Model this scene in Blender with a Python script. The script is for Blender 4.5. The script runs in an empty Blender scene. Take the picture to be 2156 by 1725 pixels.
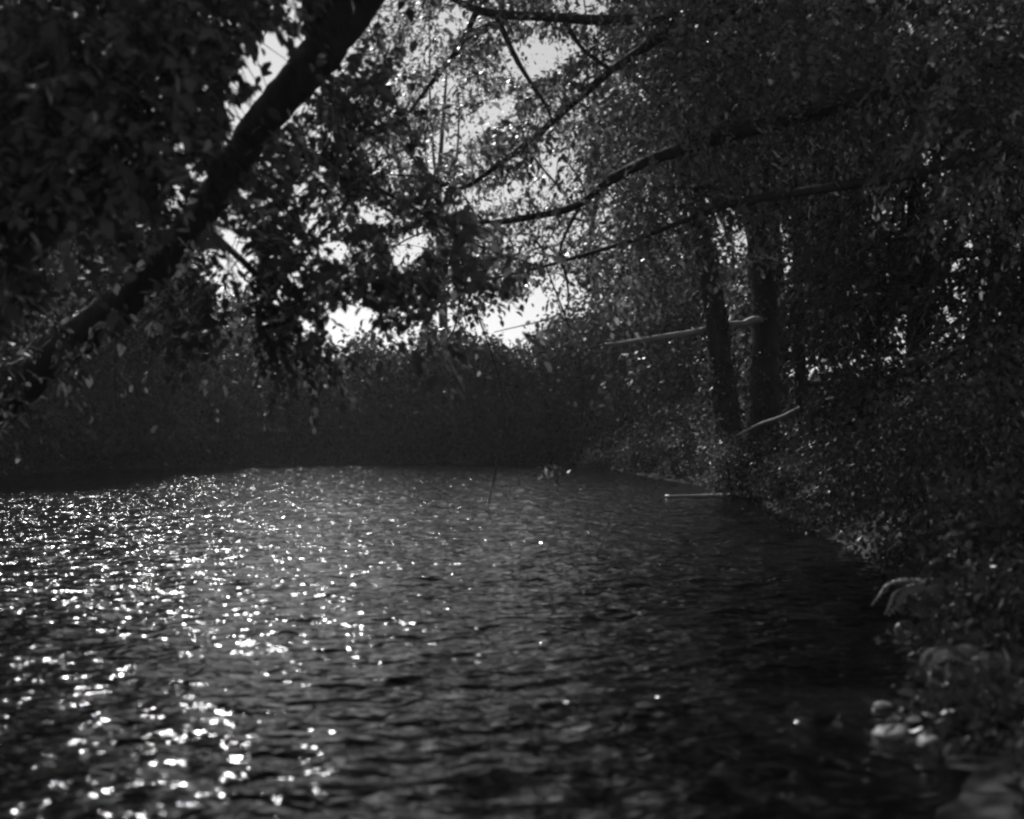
import bpy, math
import numpy as np
from mathutils import Vector, Matrix

# ------------------------------------------------------------------ camera, sky, sun, exposure
S = bpy.context.scene
C = S.collection
CAM_Z = 1.2
FPX, CX, HY = 2312.0, 1078.0, 905.0            # focal length / centre / horizon in photo units (2156 wide)
cam_data = bpy.data.cameras.new('camera')
cam = bpy.data.objects.new('camera', cam_data); C.objects.link(cam)
cam.location = (0, 0, CAM_Z); cam.rotation_euler = (math.pi/2, 0, 0)
cam_data.sensor_width = 36.0
cam_data.lens = 36.0*FPX/2156.0
cam_data.shift_y = (HY-862.5)/2156.0
cam_data.clip_start = 0.05; cam_data.clip_end = 2000
cam_data.dof.use_dof = True
cam_data.dof.focus_distance = 17.0
cam_data.dof.aperture_fstop = 1.5
cam_data.dof.aperture_blades = 0
S.camera = cam

SUN_AZ, SUN_EL = math.radians(-21.5), math.radians(44)
sun_dir = np.array([math.cos(SUN_EL)*math.sin(SUN_AZ), math.cos(SUN_EL)*math.cos(SUN_AZ), math.sin(SUN_EL)])
world = bpy.data.worlds.new('World'); S.world = world; world.use_nodes = True
wn = world.node_tree; wn.nodes.clear()
sky = wn.nodes.new('ShaderNodeTexSky'); sky.sky_type = 'NISHITA'; sky.sun_disc = False
sky.sun_elevation = SUN_EL; sky.sun_rotation = SUN_AZ
sky.air_density = 1.0; sky.dust_density = 0.7; sky.ozone_density = 1.0
bw = wn.nodes.new('ShaderNodeRGBToBW')
bg = wn.nodes.new('ShaderNodeBackground'); bg.inputs['Strength'].default_value = 0.115
wo = wn.nodes.new('ShaderNodeOutputWorld')
wn.links.new(sky.outputs[0], bw.inputs[0]); wn.links.new(bw.outputs[0], bg.inputs['Color']); wn.links.new(bg.outputs[0], wo.inputs[0])
sl = bpy.data.lights.new('sun', 'SUN'); sl.energy = 4.5; sl.angle = math.radians(0.5); sl.color = (1, 1, 1)
so = bpy.data.objects.new('sun', sl); C.objects.link(so)
so.rotation_euler = Vector(sun_dir).to_track_quat('Z', 'Y').to_euler(); so.location = (-10, 30, 30)

S.view_settings.view_transform = 'Standard'; S.view_settings.look = 'None'
S.view_settings.gamma = 1.0; S.view_settings.exposure = 0.0; S.view_settings.use_curve_mapping = False
S.render.engine = 'CYCLES'
S.cycles.use_denoising = True
S.cycles.filter_width = 2.5
S.cycles.max_bounces = 6; S.cycles.diffuse_bounces = 3; S.cycles.transmission_bounces = 3; S.cycles.glossy_bounces = 3
S.cycles.caustics_reflective = False; S.cycles.caustics_refractive = False
S.cycles.sample_clamp_indirect = 4.0
S.cycles.sample_clamp_direct = 60.0

# ------------------------------------------------------------------ helpers
def P(px, py, d):
    """a photo pixel at a given distance from the camera (along the view axis)"""
    return np.array([(px-CX)/FPX*d, d, CAM_Z+(HY-py)/FPX*d])

def project(p):
    d = np.maximum(p[:, 1], 0.3)
    return CX+p[:, 0]/d*FPX, HY-(p[:, 2]-CAM_Z)/d*FPX

def norm(v): return v/np.maximum(np.linalg.norm(v, axis=-1, keepdims=True), 1e-9)

def tag(o, label=None, cat=None, group=None, kind=None):
    if label: o['label'] = label
    if cat: o['category'] = cat
    if group: o['group'] = group
    if kind: o['kind'] = kind
    return o

def empty(name, loc, label=None, cat=None, group=None):
    o = bpy.data.objects.new(name, None); C.objects.link(o); o.location = [float(a) for a in loc]
    o.empty_display_size = 0.2
    return tag(o, label, cat, group)

def tri_mesh(name, v, f, smooth=False, tone=None):
    me = bpy.data.meshes.new(name)
    v = np.ascontiguousarray(v, np.float32); f = np.ascontiguousarray(f, np.int32)
    me.vertices.add(len(v)); me.vertices.foreach_set('co', v.ravel())
    me.loops.add(f.size); me.loops.foreach_set('vertex_index', f.ravel())
    me.polygons.add(len(f)); me.polygons.foreach_set('loop_start', np.arange(len(f), dtype=np.int32)*3)
    if tone is not None:
        a = me.attributes.new('tone', 'FLOAT', 'POINT'); a.data.foreach_set('value', np.ascontiguousarray(tone, np.float32))
    me.update(calc_edges=True); me.validate()
    if smooth: me.shade_smooth()
    return me

def link(name, me, mat, parent=None, world_coords=True):
    o = bpy.data.objects.new(name, me); C.objects.link(o)
    if not me.materials: me.materials.append(mat)
    if parent is not None:
        o.parent = parent
        if world_coords: o.location = [-a for a in parent.location]     # vertices are in world coordinates
    return o

def catmull(pts, n):
    p = np.asarray(pts, float)
    if len(p) < 3: 
        t = np.linspace(0, 1, n)[:, None]; return p[0]*(1-t)+p[-1]*t
    q = np.vstack([2*p[0]-p[1], p, 2*p[-1]-p[-2]])
    out = []
    t = np.linspace(0, len(p)-1, n)
    for a in t:
        i = min(int(a), len(p)-2); u = a-i
        p0, p1, p2, p3 = q[i], q[i+1], q[i+2], q[i+3]
        out.append(.5*((2*p1)+(-p0+p2)*u+(2*p0-5*p1+4*p2-p3)*u*u+(-p0+3*p1-3*p2+p3)*u**3))
    return np.array(out)

def tube(pts, radii, sides=8, rough=0.0, rng=None):
    p = np.asarray(pts, float); n = len(p); r = np.interp(np.linspace(0, 1, n), np.linspace(0, 1, len(radii)), radii)
    t = norm(np.gradient(p, axis=0))
    ref = np.array([0, 0, 1.]) if abs(t[0][2]) < .9 else np.array([1., 0, 0])
    u = norm(np.cross(t, np.cross(ref, t)) if False else np.cross(np.tile(ref, (n, 1)), t)); w = np.cross(t, u)
    a = np.linspace(0, 2*np.pi, sides, endpoint=False)
    rr = np.repeat(r[:, None], sides, 1)
    if rough and rng is not None: rr = rr*(1+rough*rng.normal(size=rr.shape))
    v = p[:, None]+rr[..., None]*(np.cos(a)[None, :, None]*u[:, None]+np.sin(a)[None, :, None]*w[:, None])
    v = v.reshape(-1, 3)
    i = np.arange(n-1)[:, None]*sides; j = np.arange(sides)[None]; k = (j+1) % sides
    A = (i+j).ravel(); B = (i+k).ravel(); D = (i+sides+j).ravel(); E = (i+sides+k).ravel()
    f = np.vstack([np.stack([A, B, E], 1), np.stack([A, E, D], 1)])
    v = np.vstack([v, p[:1], p[-1:]])
    c0, c1 = len(v)-2, len(v)-1; jj = np.arange(sides); kk = (jj+1) % sides
    f = np.vstack([f, np.stack([np.full(sides, c0), kk, jj], 1), np.stack([np.full(sides, c1), (n-1)*sides+jj, (n-1)*sides+kk], 1)])
    return v, f

def join(parts):
    vs, fs, o = [], [], 0
    for v, f in parts:
        vs.append(v); fs.append(f+o); o += len(v)
    return np.vstack(vs), np.vstack(fs)

# unit leaf: along +X, normal +Z
LEAF_A = np.array([[0, 0, 0], [.30, 0, .02], [.68, 0, .0], [1, 0, -.10],
                   [.26, .25, .07], [.62, .24, .05], [.26, -.25, .07], [.62, -.24, .05]])
LEAF_AF = np.array([[0, 1, 4], [1, 5, 4], [1, 2, 5], [2, 3, 5], [0, 6, 1], [1, 6, 7], [1, 7, 2], [2, 7, 3]])
LEAF_B = np.array([[0, 0, 0], [.42, .27, .06], [1, 0, -.05], [.42, -.27, .06]])
LEAF_BF = np.array([[0, 2, 1], [0, 3, 2]])

def leaf_arrays(pos, axis, nrm, size, lod):
    L, F = (LEAF_A, LEAF_AF) if lod == 0 else (LEAF_B, LEAF_BF)
    x = norm(axis); y = norm(np.cross(nrm, x)); z = np.cross(x, y)
    v = pos[:, None]+size[:, None, None]*(L[None, :, :1]*x[:, None]+L[None, :, 1:2]*y[:, None]+L[None, :, 2:]*z[:, None])
    f = F[None]+(np.arange(len(pos))*len(L))[:, None, None]
    return v.reshape(-1, 3), f.reshape(-1, 3), len(L)

def leaf_mesh(name, pos, axis, nrm, size, lod, rng):
    v, f, k = leaf_arrays(pos, axis, nrm, size, lod)
    tone = np.repeat(rng.random(len(pos)), k)
    return tri_mesh(name, v, f, False, tone)

# openings in the overhead foliage (photo px): cx, cy, rx, ry, angle deg, strength
GAPS = [(1118, 125, 62, 44, -15, .96), (1195, 105, 30, 30, 0, .8), (990, 268, 125, 24, -30, .9), (925, 195, 48, 24, -35, .8),
        (578, 95, 38, 28, -40, .97), (540, 150, 60, 26, -38, .95), (575, 200, 52, 26, -45, .97), (508, 242, 22, 20, 0, .9), (625, 10, 30, 30, 0, .8),
        (735, 700, 46, 44, 0, .84), (705, 530, 36, 24, 20, .9), (862, 525, 56, 26, -45, .88), (800, 722, 80, 28, 0, .75), (745, 660, 55, 16, 0, .9),
        (1078, 678, 60, 36, 0, .85), (1165, 620, 56, 44, -50, .85), (1235, 640, 60, 32, -30, .95), (1000, 712, 30, 16, 0, .92), (935, 690, 26, 42, 0, .9),
        (1270, 6, 90, 22, 0, .95), (960, 40, 45, 30, 0, .85), (900, 90, 70, 40, -50, .45), (1000, 200, 130, 60, -25, .25), (850, 200, 60, 30, -40, .35),
        (1110, 240, 60, 40, -20, .35), (640, 690, 15, 25, 0, .9), (385, 420, 30, 18, -40, .5), (395, 558, 20, 12, 0, .6), (1060, 410, 60, 18, -30, .85),
        (950, 420, 60, 30, 0, .6), (780, 450, 50, 25, 20, .7), (830, 340, 60, 30, 0, .5), (1320, 560, 50, 25, -30, .6), (1180, 350, 40, 25, -30, .6), (780, 700, 120, 45, 0, .45), (1090, 675, 120, 40, -15, .45), (800, 500, 140, 90, -20, .3), (1180, 470, 170, 90, -25, .35), (1300, 250, 160, 120, -20, .3)]

def gap_reject(p, rng, soft=1.0):
    px, py = project(p)
    keep = np.ones(len(p))
    for cx, cy, rx, ry, a, s in GAPS:
        c, sn = math.cos(math.radians(a)), math.sin(math.radians(a))
        dx, dy = px-cx, py-cy
        u = (dx*c+dy*sn)/rx; w = (-dx*sn+dy*c)/ry
        q = u*u+w*w
        keep *= 1-s*soft*np.clip(1.5-q, 0, 1)**.7*(q < 1.5)
    return rng.random(len(p)) < keep

DAPPLES = []       # spots of direct sun on the water below the near crowns
SUNHOLES = []      # (point, radius): places that the photograph shows in direct sun; no leaf may stand in that beam
def beam_reject(p, near=False):
    ok = np.ones(len(p), bool)
    for q, r in SUNHOLES+(DAPPLES if near else []):
        d = p-q; t = d@sun_dir
        ok &= ~((t > 0.15) & (np.linalg.norm(d-t[:, None]*sun_dir, axis=1) < r))
    return ok

# ------------------------------------------------------------------ materials
def mat(name):
    m = bpy.data.materials.new(name); m.use_nodes = True; n = m.node_tree; n.nodes.clear()
    return m, n, n.nodes.new, n.links.new

def leaf_material(name, lo, hi, trans, gloss=0.45, ior=1.28):
    m, n, N, L = mat(name)
    at = N('ShaderNodeAttribute'); at.attribute_name = 'tone'
    tc = N('ShaderNodeTexCoord'); nz = N('ShaderNodeTexNoise'); nz.inputs['Scale'].default_value = 1.3; nz.inputs['Detail'].default_value = 3
    L(tc.outputs['Object'], nz.inputs['Vector'])
    ad = N('ShaderNodeMath'); ad.operation = 'ADD'; L(at.outputs['Fac'], ad.inputs[0]); L(nz.outputs['Fac'], ad.inputs[1])
    mr = N('ShaderNodeMapRange'); L(ad.outputs[0], mr.inputs['Value'])
    mr.inputs['From Min'].default_value = .3; mr.inputs['From Max'].default_value = 1.5
    mr.inputs['To Min'].default_value = lo; mr.inputs['To Max'].default_value = hi
    d = N('ShaderNodeBsdfDiffuse'); L(mr.outputs[0], d.inputs['Color'])
    t = N('ShaderNodeBsdfTranslucent'); mu = N('ShaderNodeMath'); mu.operation = 'MULTIPLY'; mu.inputs[1].default_value = trans
    L(mr.outputs[0], mu.inputs[0]); L(mu.outputs[0], t.inputs['Color'])
    a1 = N('ShaderNodeAddShader'); L(d.outputs[0], a1.inputs[0]); L(t.outputs[0], a1.inputs[1])
    g = N('ShaderNodeBsdfGlossy'); g.inputs['Roughness'].default_value = gloss; g.inputs['Color'].default_value = (.8, .8, .8, 1)
    lw = N('ShaderNodeFresnel'); lw.inputs['IOR'].default_value = ior
    mx = N('ShaderNodeMixShader'); L(lw.outputs[0], mx.inputs[0]); L(a1.outputs[0], mx.inputs[1]); L(g.outputs[0], mx.inputs[2])
    o = N('ShaderNodeOutputMaterial'); L(mx.outputs[0], o.inputs[0])
    return m

def rough_material(name, lo, hi, scale, rough=.9, bump=.4, stretch=(1, 1, 1), spec=.3):
    m, n, N, L = mat(name)
    tc = N('ShaderNodeTexCoord'); mp = N('ShaderNodeMapping'); mp.inputs['Scale'].default_value = stretch
    L(tc.outputs['Object'], mp.inputs['Vector'])
    nz = N('ShaderNodeTexNoise'); nz.inputs['Scale'].default_value = scale; nz.inputs['Detail'].default_value = 6; nz.inputs['Roughness'].default_value = .65
    L(mp.outputs[0], nz.inputs['Vector'])
    mr = N('ShaderNodeMapRange'); L(nz.outputs['Fac'], mr.inputs['Value'])
    mr.inputs['From Min'].default_value = .3; mr.inputs['From Max'].default_value = .7
    mr.inputs['To Min'].default_value = lo; mr.inputs['To Max'].default_value = hi
    b = N('ShaderNodeBump'); b.inputs['Strength'].default_value = bump; b.inputs['Distance'].default_value = .03
    L(nz.outputs['Fac'], b.inputs['Height'])
    p = N('ShaderNodeBsdfPrincipled'); L(mr.outputs[0], p.inputs['Base Color']); L(b.outputs[0], p.inputs['Normal'])
    p.inputs['Roughness'].default_value = rough; p.inputs['Specular IOR Level'].default_value = spec
    o = N('ShaderNodeOutputMaterial'); L(p.outputs[0], o.inputs[0])
    return m

M_LEAF = leaf_material('leaf_near', .05, .12, 1.3)
M_SHADE = leaf_material('leaf_leaning_tree_shaded', .06, .085, .7, .6, 1.1)  # shaded copy of the near leaf, deep shade put into its colour
M_LEAF2 = leaf_material('leaf_mid', .045, .085, .8, .5, 1.18)
M_LEAF3 = leaf_material('leaf_far', .065, .11, .5, .6, 1.15)
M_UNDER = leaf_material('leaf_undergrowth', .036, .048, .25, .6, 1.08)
M_DARK = leaf_material('leaf_dark_bush', .05, .068, .4, .6, 1.08)
M_PALE = leaf_material('leaf_pale_brush', .055, .08, .5, .6, 1.1)
M_BARK = rough_material('bark', .03, .065, 14, .9, .7, (1, 1, .25))
M_DEAD = rough_material('dead_wood', .25, .42, 18, .7, .5)
M_WET = rough_material('wet_wood', .12, .25, 18, .32, .4, spec=.7)
M_BARE_SUNLIT = rough_material('bare_wood_sunlit_tone', .3, .5, 18, .35, .4, spec=.6)  # pale tone standing in for sun on the bare limb
M_STONE = rough_material('river_stone', .11, .24, 6, .55, .5, spec=.5)
M_SOIL = rough_material('soil', .02, .045, 3, .95, .8)

def water_material():
    m, n, N, L = mat('river_water')
    tc = N('ShaderNodeTexCoord')
    def ripple(scale, sx, sy, rot, detail, dist):
        mp = N('ShaderNodeMapping'); mp.inputs['Scale'].default_value = (sx, sy, 1); mp.inputs['Rotation'].default_value = (0, 0, rot)
        L(tc.outputs['Object'], mp.inputs['Vector'])
        nz = N('ShaderNodeTexNoise'); nz.inputs['Scale'].default_value = scale; nz.inputs['Detail'].default_value = detail
        nz.inputs['Roughness'].default_value = .5; nz.inputs['Distortion'].default_value = .4
        L(mp.outputs[0], nz.inputs['Vector'])
        b = N('ShaderNodeBump'); b.inputs['Strength'].default_value = 1.0; b.inputs['Distance'].default_value = dist
        L(nz.outputs['Fac'], b.inputs['Height'])
        return b
    b1 = ripple(6.0, .55, 1.0, .12, 1.2, .045)
    b2 = ripple(15.0, .62, 1.0, -.12, 1, .025)
    L(b1.outputs[0], b2.inputs['Normal'])
    p = N('ShaderNodeBsdfPrincipled'); p.inputs['Base Color'].default_value = (.006, .006, .006, 1)
    p.inputs['Roughness'].default_value = .085; p.inputs['IOR'].default_value = 1.33
    L(b2.outputs[0], p.inputs['Normal'])
    o = N('ShaderNodeOutputMaterial'); L(p.outputs[0], o.inputs[0])
    return m
M_WATER = water_material()

# ------------------------------------------------------------------ the river and its banks
RIVER = np.array([(-3.2, 2.2), (1.0, 2.4), (1.25, 3.3), (1.75, 4.4), (2.6, 7.0), (2.95, 8.3), (3.6, 13), (4.1, 18), (4.2, 21), (3.7, 26), (3.0, 33),
                  (2.2, 38.5), (-3, 38.5), (-7, 37), (-9.4, 35), (-13, 33), (-13.5, 28), (-11.2, 23), (-8.3, 16), (-5.7, 11.0), (-4.6, 8.3), (-3.5, 5)])
def river_sd(p):                                   # negative in the river
    a = RIVER; b = np.roll(RIVER, -1, 0)
    d2 = np.full(len(p), 1e9); inside = np.zeros(len(p), bool)
    for (x0, y0), (x1, y1) in zip(a, b):
        e = np.array([x1-x0, y1-y0]); w = p-np.array([x0, y0])
        t = np.clip(w@e/(e@e), 0, 1)
        d2 = np.minimum(d2, ((w-t[:, None]*e)**2).sum(1))
        c = (y0 > p[:, 1]) != (y1 > p[:, 1])
        if y1 != y0: inside ^= c & (p[:, 0] < (x1-x0)*(p[:, 1]-y0)/(y1-y0)+x0)
    d = np.sqrt(d2)
    return np.where(inside, -d, d)

RW = np.random.default_rng(3)
_k = RW.normal(size=(14, 2))*np.array([1.1, 1.1]); _ph = RW.random(14)*6.28; _am = .05/(1+.35*np.linalg.norm(_k, axis=1))
def ground_z(p):
    d = river_sd(p)
    s = np.clip(d/.7, 0, 1); s = s*s*(3-2*s)
    far = np.clip((p[:, 1]-3)/6, 0, 1)
    z = .22*s*(.4+.6*far)+np.minimum(np.maximum(d, 0)*.16*far, 3.2)+.03*np.clip(d, 0, 3)
    z = np.where(d < 0, np.maximum(-.9, d*.45), z)
    n = (np.sin(p@_k.T+_ph)*_am).sum(1)
    return z+n*np.clip(d+.3, 0, 1)
def gz(x, y): return float(ground_z(np.array([[x, y]], float))[0])

def axis_pts(lo, hi, fine_lo, fine_hi, step):
    f = np.arange(fine_lo, fine_hi+1e-6, step)
    a = fine_lo-np.geomspace(step*2, fine_lo-lo, 26)[::-1]; b = fine_hi+np.geomspace(step*2, hi-fine_hi, 26)
    return np.concatenate([a, f, b])
gx = axis_pts(-420, 420, -18, 12, .22); gy = axis_pts(-420, 620, -2, 46, .26)
X, Y = np.meshgrid(gx, gy); pts = np.stack([X.ravel(), Y.ravel()], 1)
V = np.column_stack([pts, ground_z(pts)])
nx, ny = len(gx), len(gy)
i = (np.arange(ny-1)[:, None]*nx+np.arange(nx-1)[None]).ravel()
F = np.vstack([np.stack([i, i+1, i+nx+1], 1), np.stack([i, i+nx+1, i+nx], 1)])
tag(link('ground', tri_mesh('ground', V, F, True), M_SOIL), 'dark earth of the river banks', None, None, 'structure')

rng = np.random.default_rng(11)
NW = 46
lam = np.geomspace(.11, .85, NW)*(1+.1*rng.normal(size=NW)); kk = 2*np.pi/lam
th = math.radians(-95)+rng.normal(size=NW)*.75
KX, KY = kk*np.cos(th), kk*np.sin(th); PH = rng.random(NW)*6.28
slope = np.where(lam < .5, .036, .016)
AMP = slope/kk
ys = np.geomspace(1.9, 44, 620); us = np.linspace(-1, 1, 470)
YY = np.repeat(ys[:, None], len(us), 1); XX = us[None]*(.52*YY+1.6)-.02*YY
zz = np.zeros_like(XX)
for q in range(NW):
    fade = np.clip(1.6-YY/(lam[q]*60), .95, 1)
    zz += AMP[q]*fade*np.sin(KX[q]*XX+KY[q]*YY+PH[q])
i = (np.arange(len(ys)-1)[:, None]*len(us)+np.arange(len(us)-1)[None]).ravel(); w = len(us)
F = np.vstack([np.stack([i, i+1, i+w+1], 1), np.stack([i, i+w+1, i+w], 1)])
tag(link('water', tri_mesh('water', np.column_stack([XX.ravel(), YY.ravel(), zz.ravel()]), F, True), M_WATER),
    'dark rippled river water glittering with sun', None, None, 'structure')

# ------------------------------------------------------------------ foliage builders
def in_ellipsoids(rng, ells, n, shell=.35):
    """n points spread through a union of ellipsoids (centre, radii), denser towards the rim"""
    vol = np.array([np.prod(r) for _, r in ells])**.75; vol /= vol.sum()
    idx = rng.choice(len(ells), n, p=vol)
    c = np.array([e[0] for e in ells])[idx]; r = np.array([e[1] for e in ells])[idx]
    d = norm(rng.normal(size=(n, 3))); s = rng.random(n)**(shell)
    return c+d*s[:, None]*r, d

def sprays(rng, ells, n_twigs, leaves_per, leaf, twig_len, reject=True, droop=.35, soft=1.0, clear=None, along=None):
    """leafy twigs in the crown volume: returns leaf arrays and twig polylines"""
    if along is None: c, d = in_ellipsoids(rng, ells, n_twigs)
    else:
        d = norm(rng.normal(size=(n_twigs, 3))); c = along[rng.integers(0, len(along), n_twigs)]+d*twig_len*.5
    ax = norm(d*np.array([1, 1, .35])+rng.normal(size=d.shape)*.55-np.array([0, 0, droop]))
    pos, axs, nrm, siz, tw = [], [], [], [], []
    for k in range(n_twigs):
        a = ax[k]; L = twig_len*(.6+.8*rng.random()); m = max(3, int(leaves_per*(.6+.8*rng.random())))
        side = norm(np.cross(a, np.array([0, 0, 1.])+rng.normal(size=3)*.25)); up = np.cross(side, a)
        t = np.linspace(.12, 1, m)
        sp = c[k]+a*(t[:, None]-.5)*L-np.array([0, 0, 1.])*(t[:, None]**2)*L*droop*.8
        sg = np.where(np.arange(m) % 2, 1, -1)[:, None]
        la = norm(a*.7+sg*side*(.9-.5*t[:, None])+rng.normal(size=(m, 3))*.25-np.array([0, 0, .35]))
        ln = norm(up+np.array([0, 0, .3])+rng.normal(size=(m, 3))*.5)
        pos.append(sp); axs.append(la); nrm.append(ln); siz.append(leaf*(.55+.8*rng.random(m)))
        tt = np.linspace(0, 1, 4)[:, None]
        tw.append(c[k]+a*(tt-.5)*L-np.array([0, 0, 1.])*(tt**2)*L*droop*.8)
    pos, axs, nrm, siz = map(np.concatenate, (pos, axs, nrm, siz))
    ok = beam_reject(pos, reject)
    if reject: ok &= gap_reject(pos+axs*siz[:, None]*.5, rng, soft)
    if clear is not None: ok &= clear(pos+axs*siz[:, None]*.5)
    twp = np.array([q[1] for q in tw]); tok = beam_reject(twp, reject)
    if clear is not None: tok &= clear(twp)
    if reject:
        for e in range(4): tok &= gap_reject(np.array([q[e] for q in tw]), rng, 1.0)
    return (pos[ok], axs[ok], nrm[ok], siz[ok]), [q for q, b in zip(tw, tok) if b]

def cloud(rng, ells, n_clumps, per, leaf, spread):
    c, d = in_ellipsoids(rng, ells, n_clumps)
    n = n_clumps*per
    pos = np.repeat(c, per, 0)+rng.normal(size=(n, 3))*spread*np.array([1, 1, .6])
    axs = norm(np.repeat(d, per, 0)*.6+rng.normal(size=(n, 3))*.7-np.array([0, 0, .4]))
    nrm = norm(np.array([0, 0, .7])+rng.normal(size=(n, 3))*.7)
    siz = leaf*(.5+.9*rng.random(n))
    ok = beam_reject(pos)
    return pos[ok], axs[ok], nrm[ok], siz[ok]

def unit_leaf(m):
    me = tri_mesh('leaf', LEAF_A, LEAF_AF, False, np.full(8, .6)); me.materials.append(m)
    return me

def single_leaves(root, arr, count, m_leaf):
    """the leaves that show largest become parts of their own; returns the remaining ones"""
    pos, axs, nrm, siz = arr
    px, py = project(pos)
    vis = (px > 20) & (px < 2136) & (py > 10) & (py < 1700)
    score = np.where(vis, siz/np.maximum(pos[:, 1], .5), 0)
    idx = np.argsort(-score)[:count]
    me = unit_leaf(m_leaf); base = Vector(root.location)
    for q in idx:
        x = norm(axs[q]); y = norm(np.cross(nrm[q], x)); z = np.cross(x, y); s = siz[q]
        m = Matrix(((x[0]*s, y[0]*s, z[0]*s, pos[q][0]-base.x), (x[1]*s, y[1]*s, z[1]*s, pos[q][1]-base.y),
                    (x[2]*s, y[2]*s, z[2]*s, pos[q][2]-base.z), (0, 0, 0, 1)))
        o = bpy.data.objects.new('leaf', me); C.objects.link(o); o.parent = root; o.matrix_local = m
    rest = np.ones(len(pos), bool); rest[idx] = False
    return pos[rest], axs[rest], nrm[rest], siz[rest]

LIMBS = []
def limb(root, pts, radii, name='limb', n=None, sides=8, rng=None, m=None, rough=.05, kink=.35):
    p = catmull(pts, n or max(8, 5*len(pts)))
    rk = rng if rng is not None else np.random.default_rng(1)
    k = max(3, len(p)//4); kn = rk.normal(size=(k, 3)); kn[0] = kn[-1] = 0
    kn = np.stack([np.interp(np.linspace(0, 1, len(p)), np.linspace(0, 1, k), kn[:, a]) for a in range(3)], 1)
    p = p+kn*np.interp(np.linspace(0, 1, len(p)), np.linspace(0, 1, len(radii)), radii)[:, None]*kink
    LIMBS.append(p)
    v, f = tube(p, radii, sides, rough, rng if rng is not None else np.random.default_rng(1))
    return link(name, tri_mesh(name, v, f, True), m or M_BARK, root)

def twig_part(root, tw, r=.005, name='twigs'):
    if not tw: return
    v, f = join([tube(t, [r, r*.4], 3) for t in tw])
    return tag(link(name, tri_mesh(name, v, f, True), M_BARK, root), kind='stuff')

def crown_part(root, arr, lod, m, rng, name='crown'):
    return tag(link(name, leaf_mesh(name, *arr, lod, rng), m, root), kind='stuff')

# ------------------------------------------------------------------ things seen in direct sun
for q, r in [(P(1560, 680, 20), .55), (P(1590, 676, 20), .5), (P(1480, 695, 20), .45), (P(1430, 703, 20), .4), (P(1680, 860, 17), .5), (P(1730, 850, 17), .45), (P(1640, 880, 17), .45),
             (P(2010, 1105, 6.3), .22), (P(1900, 1545, 4.3), .2), (P(1960, 1330, 6.5), .25), (P(2020, 1295, 6.5), .25), (P(1420, 1046, 19), .3), (P(1480, 1046, 19), .3),
             (P(1840, 590, 17), .4), (P(1750, 480, 18), .5), (P(1680, 540, 18), .4), (P(1860, 500, 17), .3), (P(2010, 760, 8), .2)]:
    SUNHOLES.append((q, r))

rngs = np.random.default_rng(8)
for _ in range(220):                                # dapples of sun on the water at lower left
    px, py = rngs.uniform(20, 720), rngs.uniform(1080, 1730)
    DAPPLES.append((P(px, py, CAM_Z*FPX/(py-HY)), .1))

for px, py in [(1400, 1300), (1440, 1308), (1552, 1266), (1668, 1278), (1700, 1296), (1225, 1465), (1295, 1458), (1605, 1512), (1727, 1480), (1860, 1475), (1120, 1362)]:
    SUNHOLES.append((P(px, py, CAM_Z*FPX/(py-HY)), .2))

# ------------------------------------------------------------------ the leaning tree on the near left bank
rng = np.random.default_rng(21)
base = P(-270, 1120, 8.6); base[2] = gz(base[0], base[1])-.15
t = empty('leaning_tree', base, 'big dark tree leaning out over the water from the left, trunk forking near the top', 'tree')
limb(t, [base, P(-140, 965, 8.45), P(20, 835, 8.25), P(180, 705, 8.05), P(312, 585, 7.85), P(405, 475, 7.7), P(475, 370, 7.55), P(545, 258, 7.4), P(640, 160, 7.25), P(690, 105, 7.2)],
     [.25, .19, .165, .145, .125, .115, .108, .115, .13, .135], 'trunk', 60, 14, rng, kink=.15)
limb(t, [P(650, 150, 7.25), P(672, 60, 7.2), P(668, -60, 7.1), P(640, -220, 7.0), P(560, -420, 6.8)], [.12, .125, .12, .09, .05], 'limb', 30, 12, rng)
limb(t, [P(675, 125, 7.22), P(745, 35, 7.1), P(815, -50, 7.0), P(930, -180, 6.8), P(1030, -330, 6.6)], [.12, .13, .115, .09, .05], 'limb', 30, 12, rng)
limb(t, [P(330, 560, 7.85), P(180, 430, 7.2), P(60, 300, 6.6), P(-60, 160, 6.0), P(-120, 20, 5.6)], [.1, .08, .06, .04, .02], 'limb', None, 8, rng)
limb(t, [P(470, 380, 7.55), P(380, 200, 7.0), P(300, 60, 6.5), P(240, -120, 6.0)], [.08, .06, .045, .02], 'limb', None, 8, rng)
limb(t, [P(520, 300, 7.45), P(640, 330, 7.6), P(760, 380, 7.7), P(860, 430, 7.5), P(990, 510, 7.1), P(1120, 555, 6.9)], [.05, .035, .022, .016, .011, .005], 'limb', None, 7, rng)
limb(t, [P(420, 470, 7.7), P(520, 560, 7.3), P(600, 650, 7.2), P(640, 740, 7.1), P(650, 800, 7.1)], [.03, .022, .015, .01, .005], 'limb', None, 7, rng)
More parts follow.
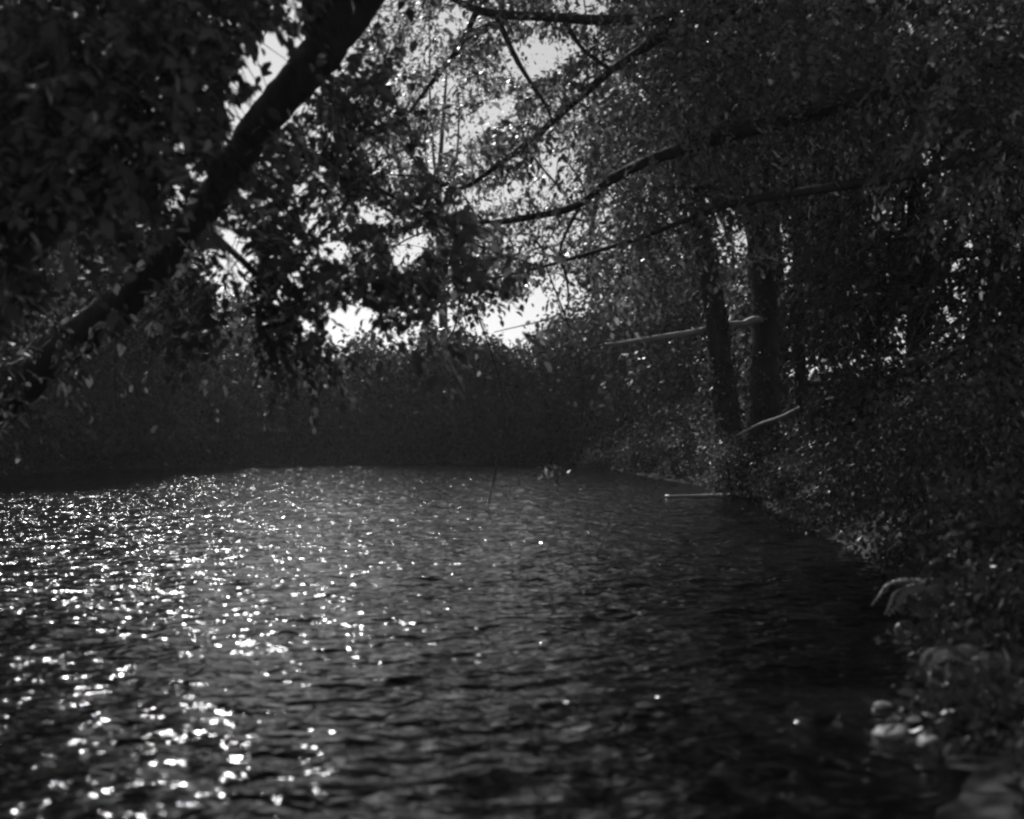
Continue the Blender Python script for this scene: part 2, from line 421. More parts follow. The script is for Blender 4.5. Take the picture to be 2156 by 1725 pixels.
ells = [(P(130, 740, 7.2), (.55, .35, .35)), (P(-60, 800, 7.4), (.6, .35, .4)), (P(225, 640, 6.9), (.45, .35, .35)), (P(40, 560, 7.4), (.7, .4, .3)), (P(170, 500, 9.0), (.6, .45, .45)), (P(0, 610, 9.1), (.7, .45, .45)), (P(310, 370, 8.8), (.5, .4, .4)), (P(300, 330, 5.2), (.6, .5, .55)), (P(120, 250, 5.0), (.8, .5, .7)), (P(430, 120, 5.4), (.4, .5, .5)), (P(100, 480, 5.6), (.8, .5, .5)), (P(120, 120, 5.6), (1.5, 1.1, .9)), (P(420, 90, 6.2), (.8, .9, .75)), (P(120, 420, 6.2), (1.1, .9, .75)), (P(330, 300, 6.6), (.7, .7, .7)),
        (P(-300, 150, 5.6), (1.5, 1.2, 1.3)), (P(300, -260, 5.9), (1.6, 1.3, .9)), (P(900, -330, 6.6), (1.2, 1., .6)), (P(520, -230, 8.8), (1.4, 1., .7)), (P(250, -130, 8.8), (1.3, 1., .8))]  # last clumps above the view, and those sunward of the trunk, added for shade
LINE = np.array([(180, 680), (300, 592), (350, 545), (430, 450), (475, 370), (545, 258), (640, 150), (720, 60), (800, -40)], float)
def off_trunk(p):                                   # the leaves stand beside and behind the trunk, few in front of it
    px, py = project(p); q = np.stack([px, py], 1); d = np.full(len(q), 1e9)
    for a, b in zip(LINE[:-1], LINE[1:]):
        e = b-a; u = np.clip(((q-a)@e)/(e@e), 0, 1); d = np.minimum(d, np.linalg.norm(q-a-u[:, None]*e, axis=1))
    return (d > np.interp(py, [100, 350, 560], [55, 40, 20])) | (np.arange(len(p)) % 29 == 0)
big, tw = sprays(rng, ells, 3700, 11, .085, .5, clear=off_trunk)
ells2 = [(P(470, 530, 6.9), (.35, .3, .3)), (P(500, 600, 7), (.4, .3, .3)), (P(370, 410, 8.3), (.35, .3, .35)), (P(540, 440, 7.2), (.3, .3, .3)), (P(560, 560, 6.8), (.5, .4, .4)), (P(540, 660, 6.8), (.5, .4, .3)), (P(640, 430, 7.4), (.75, .6, .5)), (P(780, 330, 7.6), (.55, .5, .5)), (P(520, 620, 7.2), (.75, .6, .45)), (P(640, 730, 7.3), (.4, .4, .25)), (P(820, 580, 7.8), (.5, .5, .4)), (P(750, 200, 7.4), (.45, .5, .4)), (P(420, 640, 7.6), (.7, .6, .5))]
b2, tw2 = sprays(rng, ells2, 700, 11, .078, .42, droop=.5, clear=off_trunk)
b3, tw3 = sprays(rng, [(P(780, 600, 6.4), (.55, .4, .35)), (P(960, 590, 6.7), (.5, .4, .3)), (P(1130, 560, 6.8), (.4, .4, .25)), (P(900, 460, 7), (.5, .4, .25))], 150, 10, .095, .42, droop=.5, clear=off_trunk)
arr = tuple(np.concatenate(a) for a in zip(big, b2, b3))
arr = single_leaves(t, arr, 150, M_SHADE)
crown_part(t, arr, 0, M_SHADE, rng); twig_part(t, tw+tw2+tw3)

# ------------------------------------------------------------------ the tree on the right bank whose limbs reach over the river
rng = np.random.default_rng(22)
n_lim = len(LIMBS); bx, by = 6.0, 9.2; base = np.array([bx, by, gz(bx, by)-.15])
t = empty('overhanging_tree', base, 'tree on the near right bank with long bare limbs reaching left across the top', 'tree')
tp = [base, base+[-.1, 0, 1.2], base+[-.05, .05, 2.6], base+[.1, 0, 4.2], base+[.2, -.1, 6.4], base+[.1, 0, 8.2]]
limb(t, tp, [.34, .27, .24, .21, .14, .05], 'trunk', 40, 14, rng)
D = 10.2
limb(t, [tp[3], P(2250, 90, 9.4), P(1950, 25, 9.7), P(1700, 18, 10), P(1500, 38, D), P(1350, 44, D), P(1200, 38, D), P(1060, 29, D), P(985, 12, 10.3), P(925, -25, 10.4), P(840, -110, 10.6)],
     [.12, .09, .07, .06, .055, .052, .048, .042, .034, .028, .02], n=60, rng=rng)
limb(t, [P(1560, 34, D), P(1420, 72, D), P(1300, 142, D), P(1200, 228, 10.3), P(1110, 303, 10.4), P(1030, 360, 10.5), P(965, 398, 10.6), P(900, 374, 10.7), P(820, 368, 10.8)],
     [.045, .042, .04, .034, .03, .026, .02, .014, .008], n=50, rng=rng)
limb(t, [P(1045, 34, D), P(1085, 118, 10.15), P(1118, 172, 10.1), P(1146, 216, 10.1), P(1165, 262, 10.2)], [.032, .026, .02, .018, .01], rng=rng)
limb(t, [P(1005, 20, 10.25), P(975, 90, 10.2), P(930, 150, 10.1), P(880, 212, 10), P(840, 262, 10)], [.03, .03, .026, .016, .008], rng=rng)
limb(t, [P(1185, 40, D), P(1232, 105, 10.15), P(1292, 150, D)], [.026, .02, .022], rng=rng)
limb(t, [P(1408, 45, D), P(1418, 95, 10.1), P(1430, 128, 10.1)], [.014, .012, .006], rng=rng)
limb(t, [P(1500, 38, D), P(1510, -60, 10.1), P(1530, -180, 10.1)], [.03, .025, .01], rng=rng)
limb(t, [tp[2], P(2200, 130, 8.9), P(1900, 185, 9.2), P(1640, 255, 9.6), P(1420, 318, 10), P(1300, 368, 10.3), P(1225, 425, 10.5), P(1120, 456, 10.6), P(1000, 470, 10.8), P(870, 457, 11), P(800, 433, 11), P(752, 408, 11)],
     [.12, .1, .08, .07, .06, .05, .042, .034, .028, .022, .014, .008], n=60, rng=rng)
limb(t, [tp[2]+np.array([0, 0, -.4]), P(2250, 320, 8.8), P(1850, 375, 9.2), P(1600, 414, 9.6), P(1490, 445, 9.8), P(1330, 505, 10.2), P(1150, 560, 10.5), P(980, 600, 10.7)], [.09, .06, .045, .035, .03, .024, .016, .008], n=45, rng=rng)
limb(t, [P(1390, 393, 10), P(1480, 396, 9.9), P(1580, 410, 9.6)], [.006, .01, .014], rng=rng, m=M_BARK)
limb(t, [P(1225, 425, 10.5), P(1180, 520, 10.7), P(1195, 600, 10.8), P(1180, 660, 10.8), P(1040, 700, 10.8)], [.02, .014, .011, .008, .004], rng=rng)
limb(t, [P(965, 470, 10.8), P(975, 560, 10.9), P(960, 680, 10.9), P(940, 720, 10.9)], [.018, .014, .01, .006], rng=rng)
limb(t, [tp[4], P(1900, -300, 9), P(1500, -420, 9.5), P(1150, -420, 10.5), P(850, -380, 11)], [.1, .08, .06, .04, .02], n=30, rng=rng)
# the bare twig that hangs down in front of the far water
limb(t, [P(980, 600, 10.7), P(1040, 760, 10.6), P(1062, 880, 10.4), P(1046, 980, 10.3), P(1033, 1040, 10.3), P(1028, 1078, 10.3), P(1036, 1096, 10.3)], [.009, .008, .006, .006, .005, .004, .003], 'drooping_twig', 40, 5, rng)
limb(t, [P(1047, 985, 10.3), P(1040, 1030, 10.25), P(1052, 1062, 10.2)], [.004, .003, .002], 'drooping_twig', 12, 4, rng)
limb(t, [P(1150, 560, 10.5), P(1215, 740, 10.3), P(1225, 880, 10.1), P(1200, 972, 10), P(1120, 1002, 9.9)], [.009, .008, .007, .005, .003], 'drooping_twig', 40, 5, rng)
ells = [(P(1000, 200, 10.6), (1.5, 1.3, .95)), (P(1250, 300, 10.6), (1.2, 1.3, .8)), (P(1450, 180, 10.2), (1.2, 1.3, .9)), (P(1650, 150, 9.8), (1.1, 1.2, .9)), (P(1400, 450, 10.2), (1., 1., .55)),
        (P(900, 380, 11), (1.1, 1., .6)), (P(1900, 120, 9.2), (1.1, 1.1, 1.)), (P(2120, 250, 8.6), (1., 1., 1.1)), (P(1250, -60, 10.4), (2., 1.5, .5)), (P(1000, 560, 11), (1.5, .8, .45)), (P(800, 520, 11.2), (1., .8, .5)),
        (P(880, 650, 11.2), (1.1, .7, .35)), (P(1200, 560, 10.8), (1., .8, .45))]
big, tw = sprays(rng, ells, 2900, 11, .075, .5, droop=.4)
top = [(P(1200, -420, 10.6), (2.6, 1.8, 1.)), (P(1380, -170, 13), (2.2, 1.5, 1.)), (P(1700, -190, 13), (2.2, 1.5, 1.1)), (P(1300, -220, 11), (1.6, 1.3, .7)), (P(1950, -150, 11), (1.6, 1.4, 1.)), (P(1900, -380, 9.4), (2.0, 1.8, 1.3)), (P(2400, 0, 8.8), (1.6, 1.6, 1.8))]  # unseen crown parts above the view, added to shade the right bank
b2, tw2 = sprays(rng, top, 3000, 11, .085, .55)
lp = np.vstack(LIMBS[n_lim+1:]); lp = lp[(lp[:, 1] > 9.3) & (lp[:, 0] < 4) & (lp[:, 2] > 2.5)]
la_, tw4 = sprays(rng, None, 520, 9, .07, .45, droop=.45, along=lp)
dr, tw3 = sprays(rng, [(P(1160, 993, 9.95), (.2, .15, .05))], 7, 7, .06, .14, reject=False, droop=.3)
arr = tuple(np.concatenate(a) for a in zip(big, b2, dr, la_))
arr = single_leaves(t, arr, 150, M_LEAF)
crown_part(t, arr, 0, M_LEAF, rng); twig_part(t, tw+tw2+tw3+tw4)

# ------------------------------------------------------------------ background trees
def tree(name, label, trunk, radii, ells, clumps, per, leaf, spread, group, seed, m=None, limbs=True, kind='tree', twigs=False):
    rng = np.random.default_rng(seed)
    trunk = [np.array(a, float) for a in trunk]
    trunk[0][2] = gz(trunk[0][0], trunk[0][1])-.2
    t = empty(name, trunk[0], label, kind, group)
    limb(t, trunk, radii, 'trunk', 24, 10, rng, kink=.12)
    if limbs:
        for c, r in ells:
            a = trunk[len(trunk)//2]*.5+trunk[-1]*.5; a = a+rng.normal(size=3)*.05
            mid = (a+c)/2+rng.normal(size=3)*.2
            limb(t, [trunk[-2]*.6+trunk[-1]*.4, mid, c+rng.normal(size=3)*.2, c+np.array(r)*norm(rng.normal(size=3))*.7], [radii[-1]*.9, radii[-1]*.6, radii[-1]*.35, .008], 'limb', 14, 6, rng)
    if twigs:
        arr, tw = sprays(rng, ells, int(clumps*per/15), 15, leaf*1.05, .75, reject=False, droop=.4)
        crown_part(t, arr, 1, m or M_LEAF3, rng); twig_part(t, tw, .007)
    else: crown_part(t, cloud(rng, ells, clumps, per, leaf, spread), 1, m or M_LEAF3, rng)
    return t

# right bank, middle distance
GR = 'trees on the right bank'
ta = tree('bank_tree', 'dark tree right of centre with slightly leaning trunk, nearer the water of the close pair', [P(1545, 1010, 20), P(1535, 900, 20), P(1518, 770, 20), P(1503, 650, 20), P(1480, 520, 20), P(1464, 400, 20), P(1462, 280, 20), P(1452, 120, 20)],
     [.4, .25, .22, .21, .18, .14, .12, .05], [(P(1420, 330, 20), (1.8, 1.6, 1.4)), (P(1350, 520, 20), (1.3, 1.2, .8)), (P(1560, 200, 20), (1.9, 1.6, 1.5)), (P(1480, 20, 20), (2.0, 1.8, 1.3)), (P(1560, -250, 20), (2.4, 2., 1.8)), (P(1650, -550, 20.5), (2.2, 2., 1.8))], 1100, 26, .125, .28, GR, 31, M_LEAF2, twigs=True)
tb = tree('bank_tree', 'straight dark trunked tree right of centre with a bare limb, its sunlit stretch painted pale, reaching left', [P(1606, 1010, 21), P(1606, 850, 21), P(1608, 700, 21), P(1604, 560, 21), P(1590, 430, 21), P(1570, 300, 21), P(1580, 120, 21)],
     [.46, .29, .27, .24, .18, .12, .05], [(P(1680, 300, 20.5), (2., 1.6, 1.6)), (P(1780, 480, 19.5), (1.6, 1.3, 1.1)), (P(1650, 100, 21), (2.2, 1.8, 1.6)), (P(1820, 560, 19), (1.2, 1.1, .8)), (P(1800, -200, 21), (2.6, 2., 2.)), (P(1850, -550, 21), (2.3, 2, 1.8))], 1250, 26, .125, .28, GR, 32, M_LEAF2, twigs=True)
o = limb(tb, [P(1608, 672, 20.9), P(1590, 675, 20.5), P(1540, 683, 20.2), P(1450, 700, 20), P(1340, 716, 19.7), P(1275, 725, 19.5)], [.05, .07, .068, .055, .04, .022], 'bare_limb', 40, 7, np.random.default_rng(5), M_BARE_SUNLIT)
for tt, px0, dd in ((ta, 1530, 20), (tb, 1607, 21)):                # ivy on the two trunks
    rr = np.random.default_rng(int(px0)); e = [(P(px0-k*5*(px0 < 1600)+rr.normal()*4, 1000-k*62, dd-.05), (.36, .34, .42)) for k in range(8)]
    crown_part(tt, cloud(rr, e, 150, 18, .085, .09), 1, M_DARK, rr, 'ivy')
limb(tb, [P(1280, 724, 19.52), P(1200, 745, 19.2), P(1120, 765, 19), P(1010, 780, 18.8)], [.019, .016, .012, .005], 'limb', 20, 5, np.random.default_rng(6))  # rest of the same limb, kept in dark bark where no sun falls
o['label'] = 'bare limb, its sunlit stretch painted in a pale wood colour'
tree('bank_tree', 'slender tree right of the close pair, half lost in foliage', [P(1690, 1000, 23.5), P(1682, 700, 23.5), P(1676, 450, 23.5), P(1665, 270, 23.5), P(1660, 60, 23.5)],
     [.13, .12, .1, .08, .03], [(P(1640, 150, 23.5), (2, 1.7, 1.6)), (P(1750, 330, 23), (1.6, 1.5, 1.3)), (P(1800, 600, 23), (2., 1.5, 1.6)), (P(1700, 700, 24), (2., 1.2, 1.6))], 520, 26, .17, .3, GR, 33, M_LEAF2, twigs=True)
tree('bank_tree', 'bushy dark tree filling the right side behind the near bank', [P(1920, 1000, 15.5), P(1930, 800, 15.5), P(1935, 560, 15.5), P(1925, 300, 15.5), P(1940, 40, 15.5)],
     [.2, .18, .15, .1, .04], [(P(1900, 300, 15.5), (1.5, 1.4, 1.5)), (P(2050, 560, 15), (1.4, 1.2, 1.4)), (P(1850, 640, 15.5), (1., 1., .9)), (P(2000, 60, 15.5), (1.7, 1.5, 1.3)), (P(2200, 300, 14.5), (1.6, 1.5, 1.8)), (P(2000, 800, 14.5), (1.2, 1, .8)), (P(2050, -300, 15.5), (2., 1.7, 1.8)), (P(2150, -700, 15.5), (2., 1.7, 1.8)), (P(1850, 860, 15.5), (1.2, .9, .7))], 1900, 26, .105, .25, GR, 34, M_DARK, twigs=True)
tree('bank_tree', 'dense dark tree at the right edge behind the bushes', [P(2250, 1000, 13), P(2240, 700, 13), P(2260, 400, 13), P(2250, 0, 13)],
     [.2, .17, .12, .05], [(P(2200, 500, 12.5), (1.4, 1.3, 1.6)), (P(2150, 800, 12), (1.2, 1., .9)), (P(2330, 200, 12.5), (1.5, 1.4, 1.7)), (P(2350, -300, 12.5), (1.6, 1.5, 1.8)), (P(2300, 750, 12), (1.3, 1., 1.2))], 1200, 26, .1, .25, GR, 35, M_DARK, twigs=True)

tree('bank_tree', 'tall dense tree added farther back for shade, its crown filling the space above the close pair', [P(1640, 980, 27), P(1630, 600, 27), P(1600, 200, 27), P(1590, -300, 27)], [.3, .25, .18, .05],
     [(P(1420, 280, 27), (2.6, 1.8, 2.)), (P(1650, 300, 27), (2.6, 1.8, 2.2)), (P(1480, 0, 27), (2.6, 2., 2.)), (P(1720, -50, 27), (2.8, 2., 2.2)), (P(1560, -320, 27), (2.8, 2., 2.)), (P(1700, 600, 27.5), (2.4, 1.5, 2.)), (P(1300, -190, 25), (2.4, 2., 1.5)), (P(1100, -150, 25.5), (2.2, 1.8, 1.2)), (P(1140, -170, 17), (1.7, 1.5, .9)), (P(1060, -420, 20), (2.2, 2., 1.3)), (P(1350, -260, 24), (2.4, 2., 1.5)), (P(1330, -430, 20), (2.0, 2.2, 1.4)), (P(1370, -470, 20), (2.4, 2.2, 1.6))], 3200, 26, .18, .32, GR, 36, M_LEAF3)  # tree and its unseen crowns arching over the river added to shade the bank
# far bank
rng = np.random.default_rng(40)
FAR = [(560, 41, 5.3, 'leftmost'), (700, 42, 4.3, None), (830, 41, 4.5, None), (950, 42.5, 4.4, None), (1060, 41.5, 4.8, None), (1170, 42.5, 5.4, None), (1280, 41, 6.8, None), (1370, 38, 7.4, None), (1470, 35, 7.2, None)]
names = ['leftmost low tree of the dark far bank', 'second low tree from the left on the far bank', 'third low tree from the left on the far bank, below the bright sky gap', 'fourth low tree from the left on the far bank, left of centre',
         'low far bank tree straight behind the hanging twig', 'far bank tree just right of the hanging twig, slightly taller', 'taller far bank tree where the crowns start to rise to the right', 'tall far bank tree left of the close pair of trunks', 'tall tree behind the leaning trunk at the end of the far bank']
for k, ((px, d, h, _), lab) in enumerate(zip(FAR, names)):
    x = (px-CX)/FPX*d; b = np.array([x, d, 0]); zt = h*rng.uniform(.88, 1.12)
    e = [(np.array([x, d-1, zt*.35]), (2.0, 1.3, zt*.36)), (np.array([x-.6, d-.3, zt*.68]), (1.7, 1.4, zt*.3)), (np.array([x+.9, d-.6, zt*.6]), (1.5, 1.3, zt*.3)), (np.array([x+rng.normal()*.9, d-.5, zt*.92]), (.5, .5, zt*.22)), (np.array([x+rng.normal()*1.2, d-.5, zt*.85]), (.6, .5, zt*.2))]
    tree('far_tree', lab, [b, b+[.1, 0, zt*.3], b+[0, .1, zt*.6], b+[.2, 0, zt*.9]], [.16, .13, .1, .03], e, 520, 24, .22, .32, 'low trees along the far bank', 50+k)
for k, (px, d, h, lab, ee) in enumerate([(930, 44, 17, 'tall airy tree rising behind the far bank, left of the brightest sky gap', [(880, 330, 200, 150), (960, 180, 200, 140), (830, 520, 170, 120), (1010, 480, 160, 130), (900, 20, 220, 120)]),
                                (1250, 45, 19, 'tall airy tree rising behind the far bank, right of the brightest sky gap', [(1180, 330, 190, 150), (1290, 160, 190, 150), (1280, 480, 180, 130), (1140, 520, 130, 110), (1220, -30, 230, 130), (1090, 200, 120, 120)])]):
    x = (px-CX)/FPX*d; b = np.array([x, d, 0]); rr = np.random.default_rng(64+k)
    tr = [b, b+[.1, 0, h*.3], b+[-.1, .1, h*.6], b+[.2, 0, h*.92]]; tr[0][2] = gz(x, d)-.2
    t = empty('far_tree', tr[0], lab, 'tree', 'tall airy trees behind the far bank')
    limb(t, tr, [.24, .19, .13, .04], 'trunk', 24, 8, rr, kink=.2)
    ells = [(P(a, b_, d), (c/FPX*d, 1.6, e/FPX*d)) for a, b_, c, e in ee]
    for c, r in ells: limb(t, [tr[1]*.3+tr[2]*.7, (tr[2]+c)/2+rr.normal(size=3)*.3, c, c+np.array(r)*norm(rr.normal(size=3))*.8], [.07, .05, .03, .01], 'limb', 14, 5, rr)
    arr, tw = sprays(rr, ells, 1500, 14, .15, .9, reject=True, droop=.3, soft=.95)
    crown_part(t, arr, 1, M_LEAF2, rr); twig_part(t, tw, .012)
# left bank
LEFT = [(455, 38.5, 4.2), (315, 37, 8.5), (150, 35.5, 14.5), (-20, 33, 13.5), (-150, 29, 13.), (-270, 25, 12.), (-400, 20.5, 9.5)]
names = ['shorter dark tree at the far end of the left bank, where the glittering water starts', 'second tree from the far end of the dark left bank', 'third tree from the far end of the dark left bank', 'fourth tree from the far end of the left bank, at the picture edge',
         'left bank tree just past the left picture edge', 'sixth tree from the far end of the left bank', 'nearest and smaller tree of the dark left bank']
for k, ((px, d, h), lab) in enumerate(zip(LEFT, names)):
    x = (px-CX)/FPX*d; b = np.array([x, d, 0])
    e = [(np.array([x+.3, d-1.2, 1.5]), (2.4, 1.3, 1.5)), (np.array([x+.2, d-.8, h*.36]), (2.4, 1.5, h*.24)), (np.array([x-.8, d+.6, 3.]), (2.2, 1.2, 2.)), (np.array([x-.5, d-.4, h*.66]), (2.1, 1.6, h*.2)), (np.array([x+.9, d-.4, h*.58]), (1.6, 1.4, h*.2)), (np.array([x, d, h*.85]), (1.7, 1.5, h*.15))]
    tree('left_bank_tree', lab, [b, b+[.1, 0, h*.3], b+[.3, .1, h*.6], b+[.2, 0, h*.9]], [.28, .22, .14, .03], e, int(105*h)+350, 24, .21, .34, 'trees along the left bank', 70+k)

# ------------------------------------------------------------------ shrubs and bank plants
def shrub(name, label, c, r, clumps, per, leaf, spread, seed, m, group, stems=5):
    rng = np.random.default_rng(seed)
    c = np.array(c, float); g = gz(c[0], c[1]); root = np.array([c[0], c[1], g])
    t = empty(name, root, label, 'shrub', group)
    for s in range(stems):
        a = rng.random()*6.28; e = c+np.array([math.cos(a)*r[0]*.6, math.sin(a)*r[1]*.6, r[2]*.5])
        st = root+np.array([math.cos(a), math.sin(a), 0])*.08; st[2] = gz(st[0], st[1])-.05
        limb(t, [st, (st+e)/2+rng.normal(size=3)*.06, e], [.016, .012, .004], 'stem', 10, 5, rng)
    crown_part(t, cloud(rng, [(c, r)], clumps, per, leaf, spread), 0 if leaf < .09 and c[1] < 12 else 1, m, rng, 'foliage')
    return t
pale = [(1275, 985, 34.5, .6, .25), (1360, 990, 31, .8, .35), (1450, 985, 28, .8, .4), (1520, 985, 25.5, .6, .4)]
lb = ['leftmost pale bush at the waterline of the far right shore', 'second pale bush from the left along the far right shore', 'third pale bush along the far right shore', 'pale bush beside the foot of the close pair of trunks']
for k, ((px, py, d, rx, rz), l) in enumerate(zip(pale, lb)):
    p = P(px, py, d); p[2] = max(gz(p[0], p[1])+rz*.6, .25)
    shrub('waterside_bush', l, p, (rx, .6, rz), 120, 22, .09, .16, 90+k, M_PALE, 'pale bushes on the far right shore')
shrub('waterside_bush', 'grey bush low behind the straight trunk under the sunlit stick', P(1665, 935, 18.5), (.42, .4, .4), 70, 22, .07, .12, 95, M_PALE, 'bushes on the right bank')
near = [((1960, 1010, 9.5), (1.0, .7, .75), 'dark bush behind the lit fern on the right bank'), ((2120, 900, 8.5), (.9, .7, .9), 'tall dark bush at the right picture edge'), ((2080, 1150, 6.8), (.55, .5, .45), 'leafy bush around the lit fern'),
        ((1800, 1040, 13), (1.0, .8, .8), 'dark bush on the bank right of the straight trunk'), ((2160, 1330, 5.6), (.5, .5, .35), 'low bush at the right edge above the pale stones'), ((2130, 1560, 4.3), (.3, .35, .2), 'low plant in the bottom right corner'), ((1680, 1010, 17), (.7, .7, .4), 'dark bush at the water below the sunlit stick'), ((1560, 978, 19.0), (.6, .4, .5), 'dark bush at the foot of the close pair of trunks')]
for k, (c, r, l) in enumerate(near):
    shrub('bank_bush', l, P(*c), r, 230, 16, .058, .14, 100+k, M_DARK, 'bushes on the right bank')

rng = np.random.default_rng(130)
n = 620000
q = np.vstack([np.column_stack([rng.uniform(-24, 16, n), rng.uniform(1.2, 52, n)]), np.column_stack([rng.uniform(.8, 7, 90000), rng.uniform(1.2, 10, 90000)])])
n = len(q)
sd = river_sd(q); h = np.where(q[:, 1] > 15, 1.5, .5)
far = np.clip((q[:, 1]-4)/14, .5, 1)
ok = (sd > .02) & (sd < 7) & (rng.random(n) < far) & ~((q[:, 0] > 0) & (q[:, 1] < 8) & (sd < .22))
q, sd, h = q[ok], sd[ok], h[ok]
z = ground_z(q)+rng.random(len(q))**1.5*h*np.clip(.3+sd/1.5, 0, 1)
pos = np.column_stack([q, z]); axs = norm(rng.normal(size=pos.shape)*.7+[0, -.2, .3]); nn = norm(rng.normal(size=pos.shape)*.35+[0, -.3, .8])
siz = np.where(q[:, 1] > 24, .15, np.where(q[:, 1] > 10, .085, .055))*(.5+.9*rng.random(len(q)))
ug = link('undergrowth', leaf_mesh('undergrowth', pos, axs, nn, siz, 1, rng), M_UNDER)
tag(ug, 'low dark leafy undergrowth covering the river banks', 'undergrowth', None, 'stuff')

def fern(label, base, fronds, length, seed):
    rng = np.random.default_rng(seed); b = np.array(base, float)
    t = empty('fern', b, label, 'fern', 'ferns on the right bank')
    for k in range(fronds):
        a = k/fronds*6.28+rng.normal()*.25; L = length*(.75+.5*rng.random()); d = np.array([math.cos(a), math.sin(a), 0])
        sp = catmull([b, b+d*L*.35+[0, 0, L*.5], b+d*L*.75+[0, 0, L*.5], b+d*L+[0, 0, L*.2]], 18)
        v, f = tube(sp, [.004, .0015], 4)
        pos, axs, nrm, siz = [], [], [], []
        tg = norm(np.gradient(sp, axis=0))
        for q in range(3, 18):
            sd = norm(np.cross(tg[q], [0, 0, 1.])); up = np.cross(sd, tg[q])
            for s in (-1, 1):
                pos.append(sp[q]); axs.append(sd*s+tg[q]*.4-up*.15); nrm.append(up); siz.append(L*.24*math.sin(math.pi*(q-1)/18)+.01)
        lv, lf, _ = leaf_arrays(np.array(pos), np.array(axs), np.array(nrm), np.array(siz), 1)
        v, f = join([(v, f), (lv, lf)])
        link('frond', tri_mesh('frond', v, f, False, np.full(len(v), .9)), M_LEAF, t)
    return t
for k, (px, py, d, n, L, l) in enumerate([(2005, 1175, 6.4, 9, .42, 'sunlit fern on the right bank'), (2090, 1090, 7.2, 8, .4, 'darker fern above and right of the sunlit one'), (2060, 1500, 4.9, 7, .25, 'small fern low at the right edge')]):
    p = P(px, py, d); p[2] = gz(p[0], p[1]); fern(l, p, n, L, 120+k)

# stones and driftwood along the right waterline
def stone(label, p, r, seed, m=None):
    rng = np.random.default_rng(seed)
    n, k = 14, 9
    th = np.linspace(0, 2*np.pi, n, endpoint=False); ph = np.linspace(-np.pi/2, np.pi/2, k)
    TH, PHI = np.meshgrid(th, ph); u = np.stack([np.cos(PHI)*np.cos(TH), np.cos(PHI)*np.sin(TH), np.sin(PHI)], -1).reshape(-1, 3)
    kx = rng.normal(size=(6, 3))*1.7; ph0 = rng.random(6)*6.28
    rad = 1+(np.sin(u@kx.T+ph0)*.09).sum(1)
    v = np.array(p)+u*rad[:, None]*np.array(r)
    i = (np.arange(k-1)[:, None]*n+np.arange(n)[None]).ravel(); j = (np.arange(k-1)[:, None]*n+(np.arange(n)[None]+1) % n).ravel()
    f = np.vstack([np.stack([i, j, j+n], 1), np.stack([i, j+n, i+n], 1)])
    me = tri_mesh('stone', v-np.array(p), f, True)
    o = link('stone', me, m or M_STONE); o.location = [float(a) for a in p]
    return tag(o, label, 'stone', 'stones at the right waterline')
ST = [(1885, 1548, 4.3, .085, .035, 'wet pale stone catching the sun at the bottom right waterline'), (1922, 1490, 4.6, .05, .04, 'small rounded stone behind the wet sunlit one'), (2025, 1300, 6.4, .19, .05, 'broad flat pale stone topmost of the stones at right'),
      (1950, 1335, 6.3, .10, .04, 'pale stone under the broad flat one'), (1905, 1320, 6.6, .06, .04, 'small stone at the left end of the stones at right'), (1930, 1390, 5.7, .06, .04, 'dark stone below the bent driftwood'), (1990, 1480, 5.0, .1, .05, 'dark stone between bent driftwood and wet stone'),
      (1960, 1600, 4.2, .06, .035, 'dark stone below the wet sunlit stone'), (1860, 1475, 4.75, .04, .025, 'tiny stone awash left of the rounded stone'), (2070, 1400, 5.5, .12, .06, 'dark stone right of the bent driftwood')]
for k, (px, py, d, rx, rz, l) in enumerate(ST):
    p = P(px, py, d); p[2] = max(gz(p[0], p[1]), -.01)+rz*.35
    stone(l, p, (rx, rx*.75, rz), 140+k)

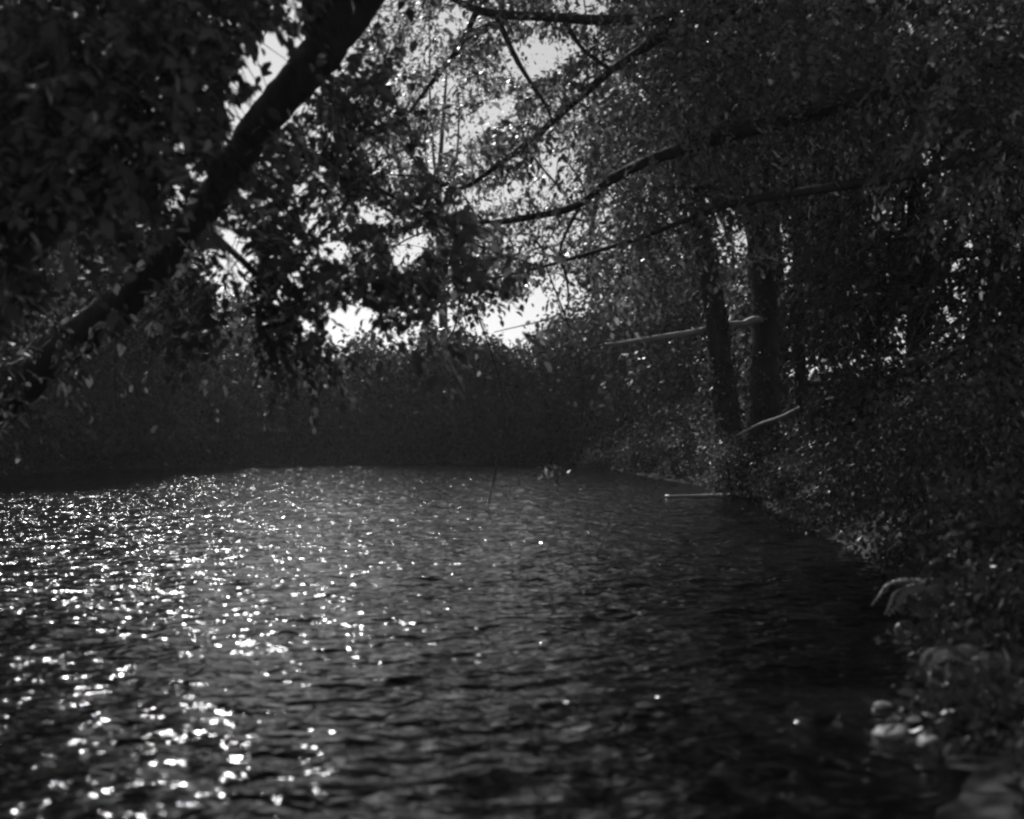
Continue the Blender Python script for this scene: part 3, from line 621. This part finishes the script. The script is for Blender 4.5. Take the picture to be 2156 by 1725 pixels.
def stick(name, label, pts, radii, m=M_DEAD, seed=1, cat='stick'):
    pts = [np.array(q, float) for q in pts]; b = pts[0]
    v, f = tube(catmull(pts, 22), radii, 7, .06, np.random.default_rng(seed))
    me = tri_mesh(name, v-b, f, True); o = link(name, me, m); o.location = [float(a) for a in b]
    return tag(o, label, cat)
def onbank(px, py, d, up=.03):
    p = P(px, py, d); p[2] = max(gz(p[0], p[1]), 0)+up; return p
stick('driftwood', 'straight pale driftwood stick among the stones at right', [onbank(1905, 1335, 6.3), onbank(1960, 1345, 6.25), onbank(2020, 1362, 6.2)], [.012, .022, .02], seed=1)
a = onbank(1958, 1412, 5.6, .02); b_ = onbank(2000, 1372, 5.7, .1); c_ = onbank(2065, 1400, 5.6, .05)
stick('driftwood', 'bent pale driftwood stick below the straight one', [a, b_, (b_+c_)/2, c_], [.014, .018, .02, .012], seed=2)
stick('fallen_branch', 'thin sunlit branch sticking out over the right bank beside the straight trunk', [P(1550, 918, 17.2), P(1600, 893, 17.1), P(1645, 878, 17), P(1690, 856, 17), P(1740, 842, 17), P(1785, 832, 17.2)], [.012, .022, .026, .026, .022, .014], seed=3, cat='branch')
p1, p2 = P(1400, 1048, 19.4), P(1560, 1044, 19.2)
p1[2], p2[2] = .015, .06
stick('fallen_log', 'low pale log lying along the water at the right shore', [p1, (p1+p2)/2+[0, .05, -.01], p2, P(1600, 1035, 19.3)], [.03, .04, .045, .05], m=M_WET, seed=4, cat='log')

# ------------------------------------------------------------------ thin scattering air added to lift the black level
x0, x1, y0, y1, z0, z1 = -430, 430, -430, 630, -3, 24
hv = [(x, y, z) for z in (z0, z1) for y in (y0, y1) for x in (x0, x1)]
hm = bpy.data.meshes.new('added_haze'); hm.from_pydata(hv, [], [(0, 2, 3, 1), (4, 5, 7, 6), (0, 1, 5, 4), (2, 6, 7, 3), (0, 4, 6, 2), (1, 3, 7, 5)])
m, n, N, L = mat('added_haze_air')
pv = N('ShaderNodeVolumePrincipled'); pv.inputs['Density'].default_value = .0007; pv.inputs['Color'].default_value = (.9, .9, .9, 1); pv.inputs['Anisotropy'].default_value = .3
o = N('ShaderNodeOutputMaterial'); L(pv.outputs[0], o.inputs['Volume'])
ho = link('added_haze', hm, m); tag(ho, 'thin added veil of air that lifts the blacks', 'added_haze', None, 'stuff')
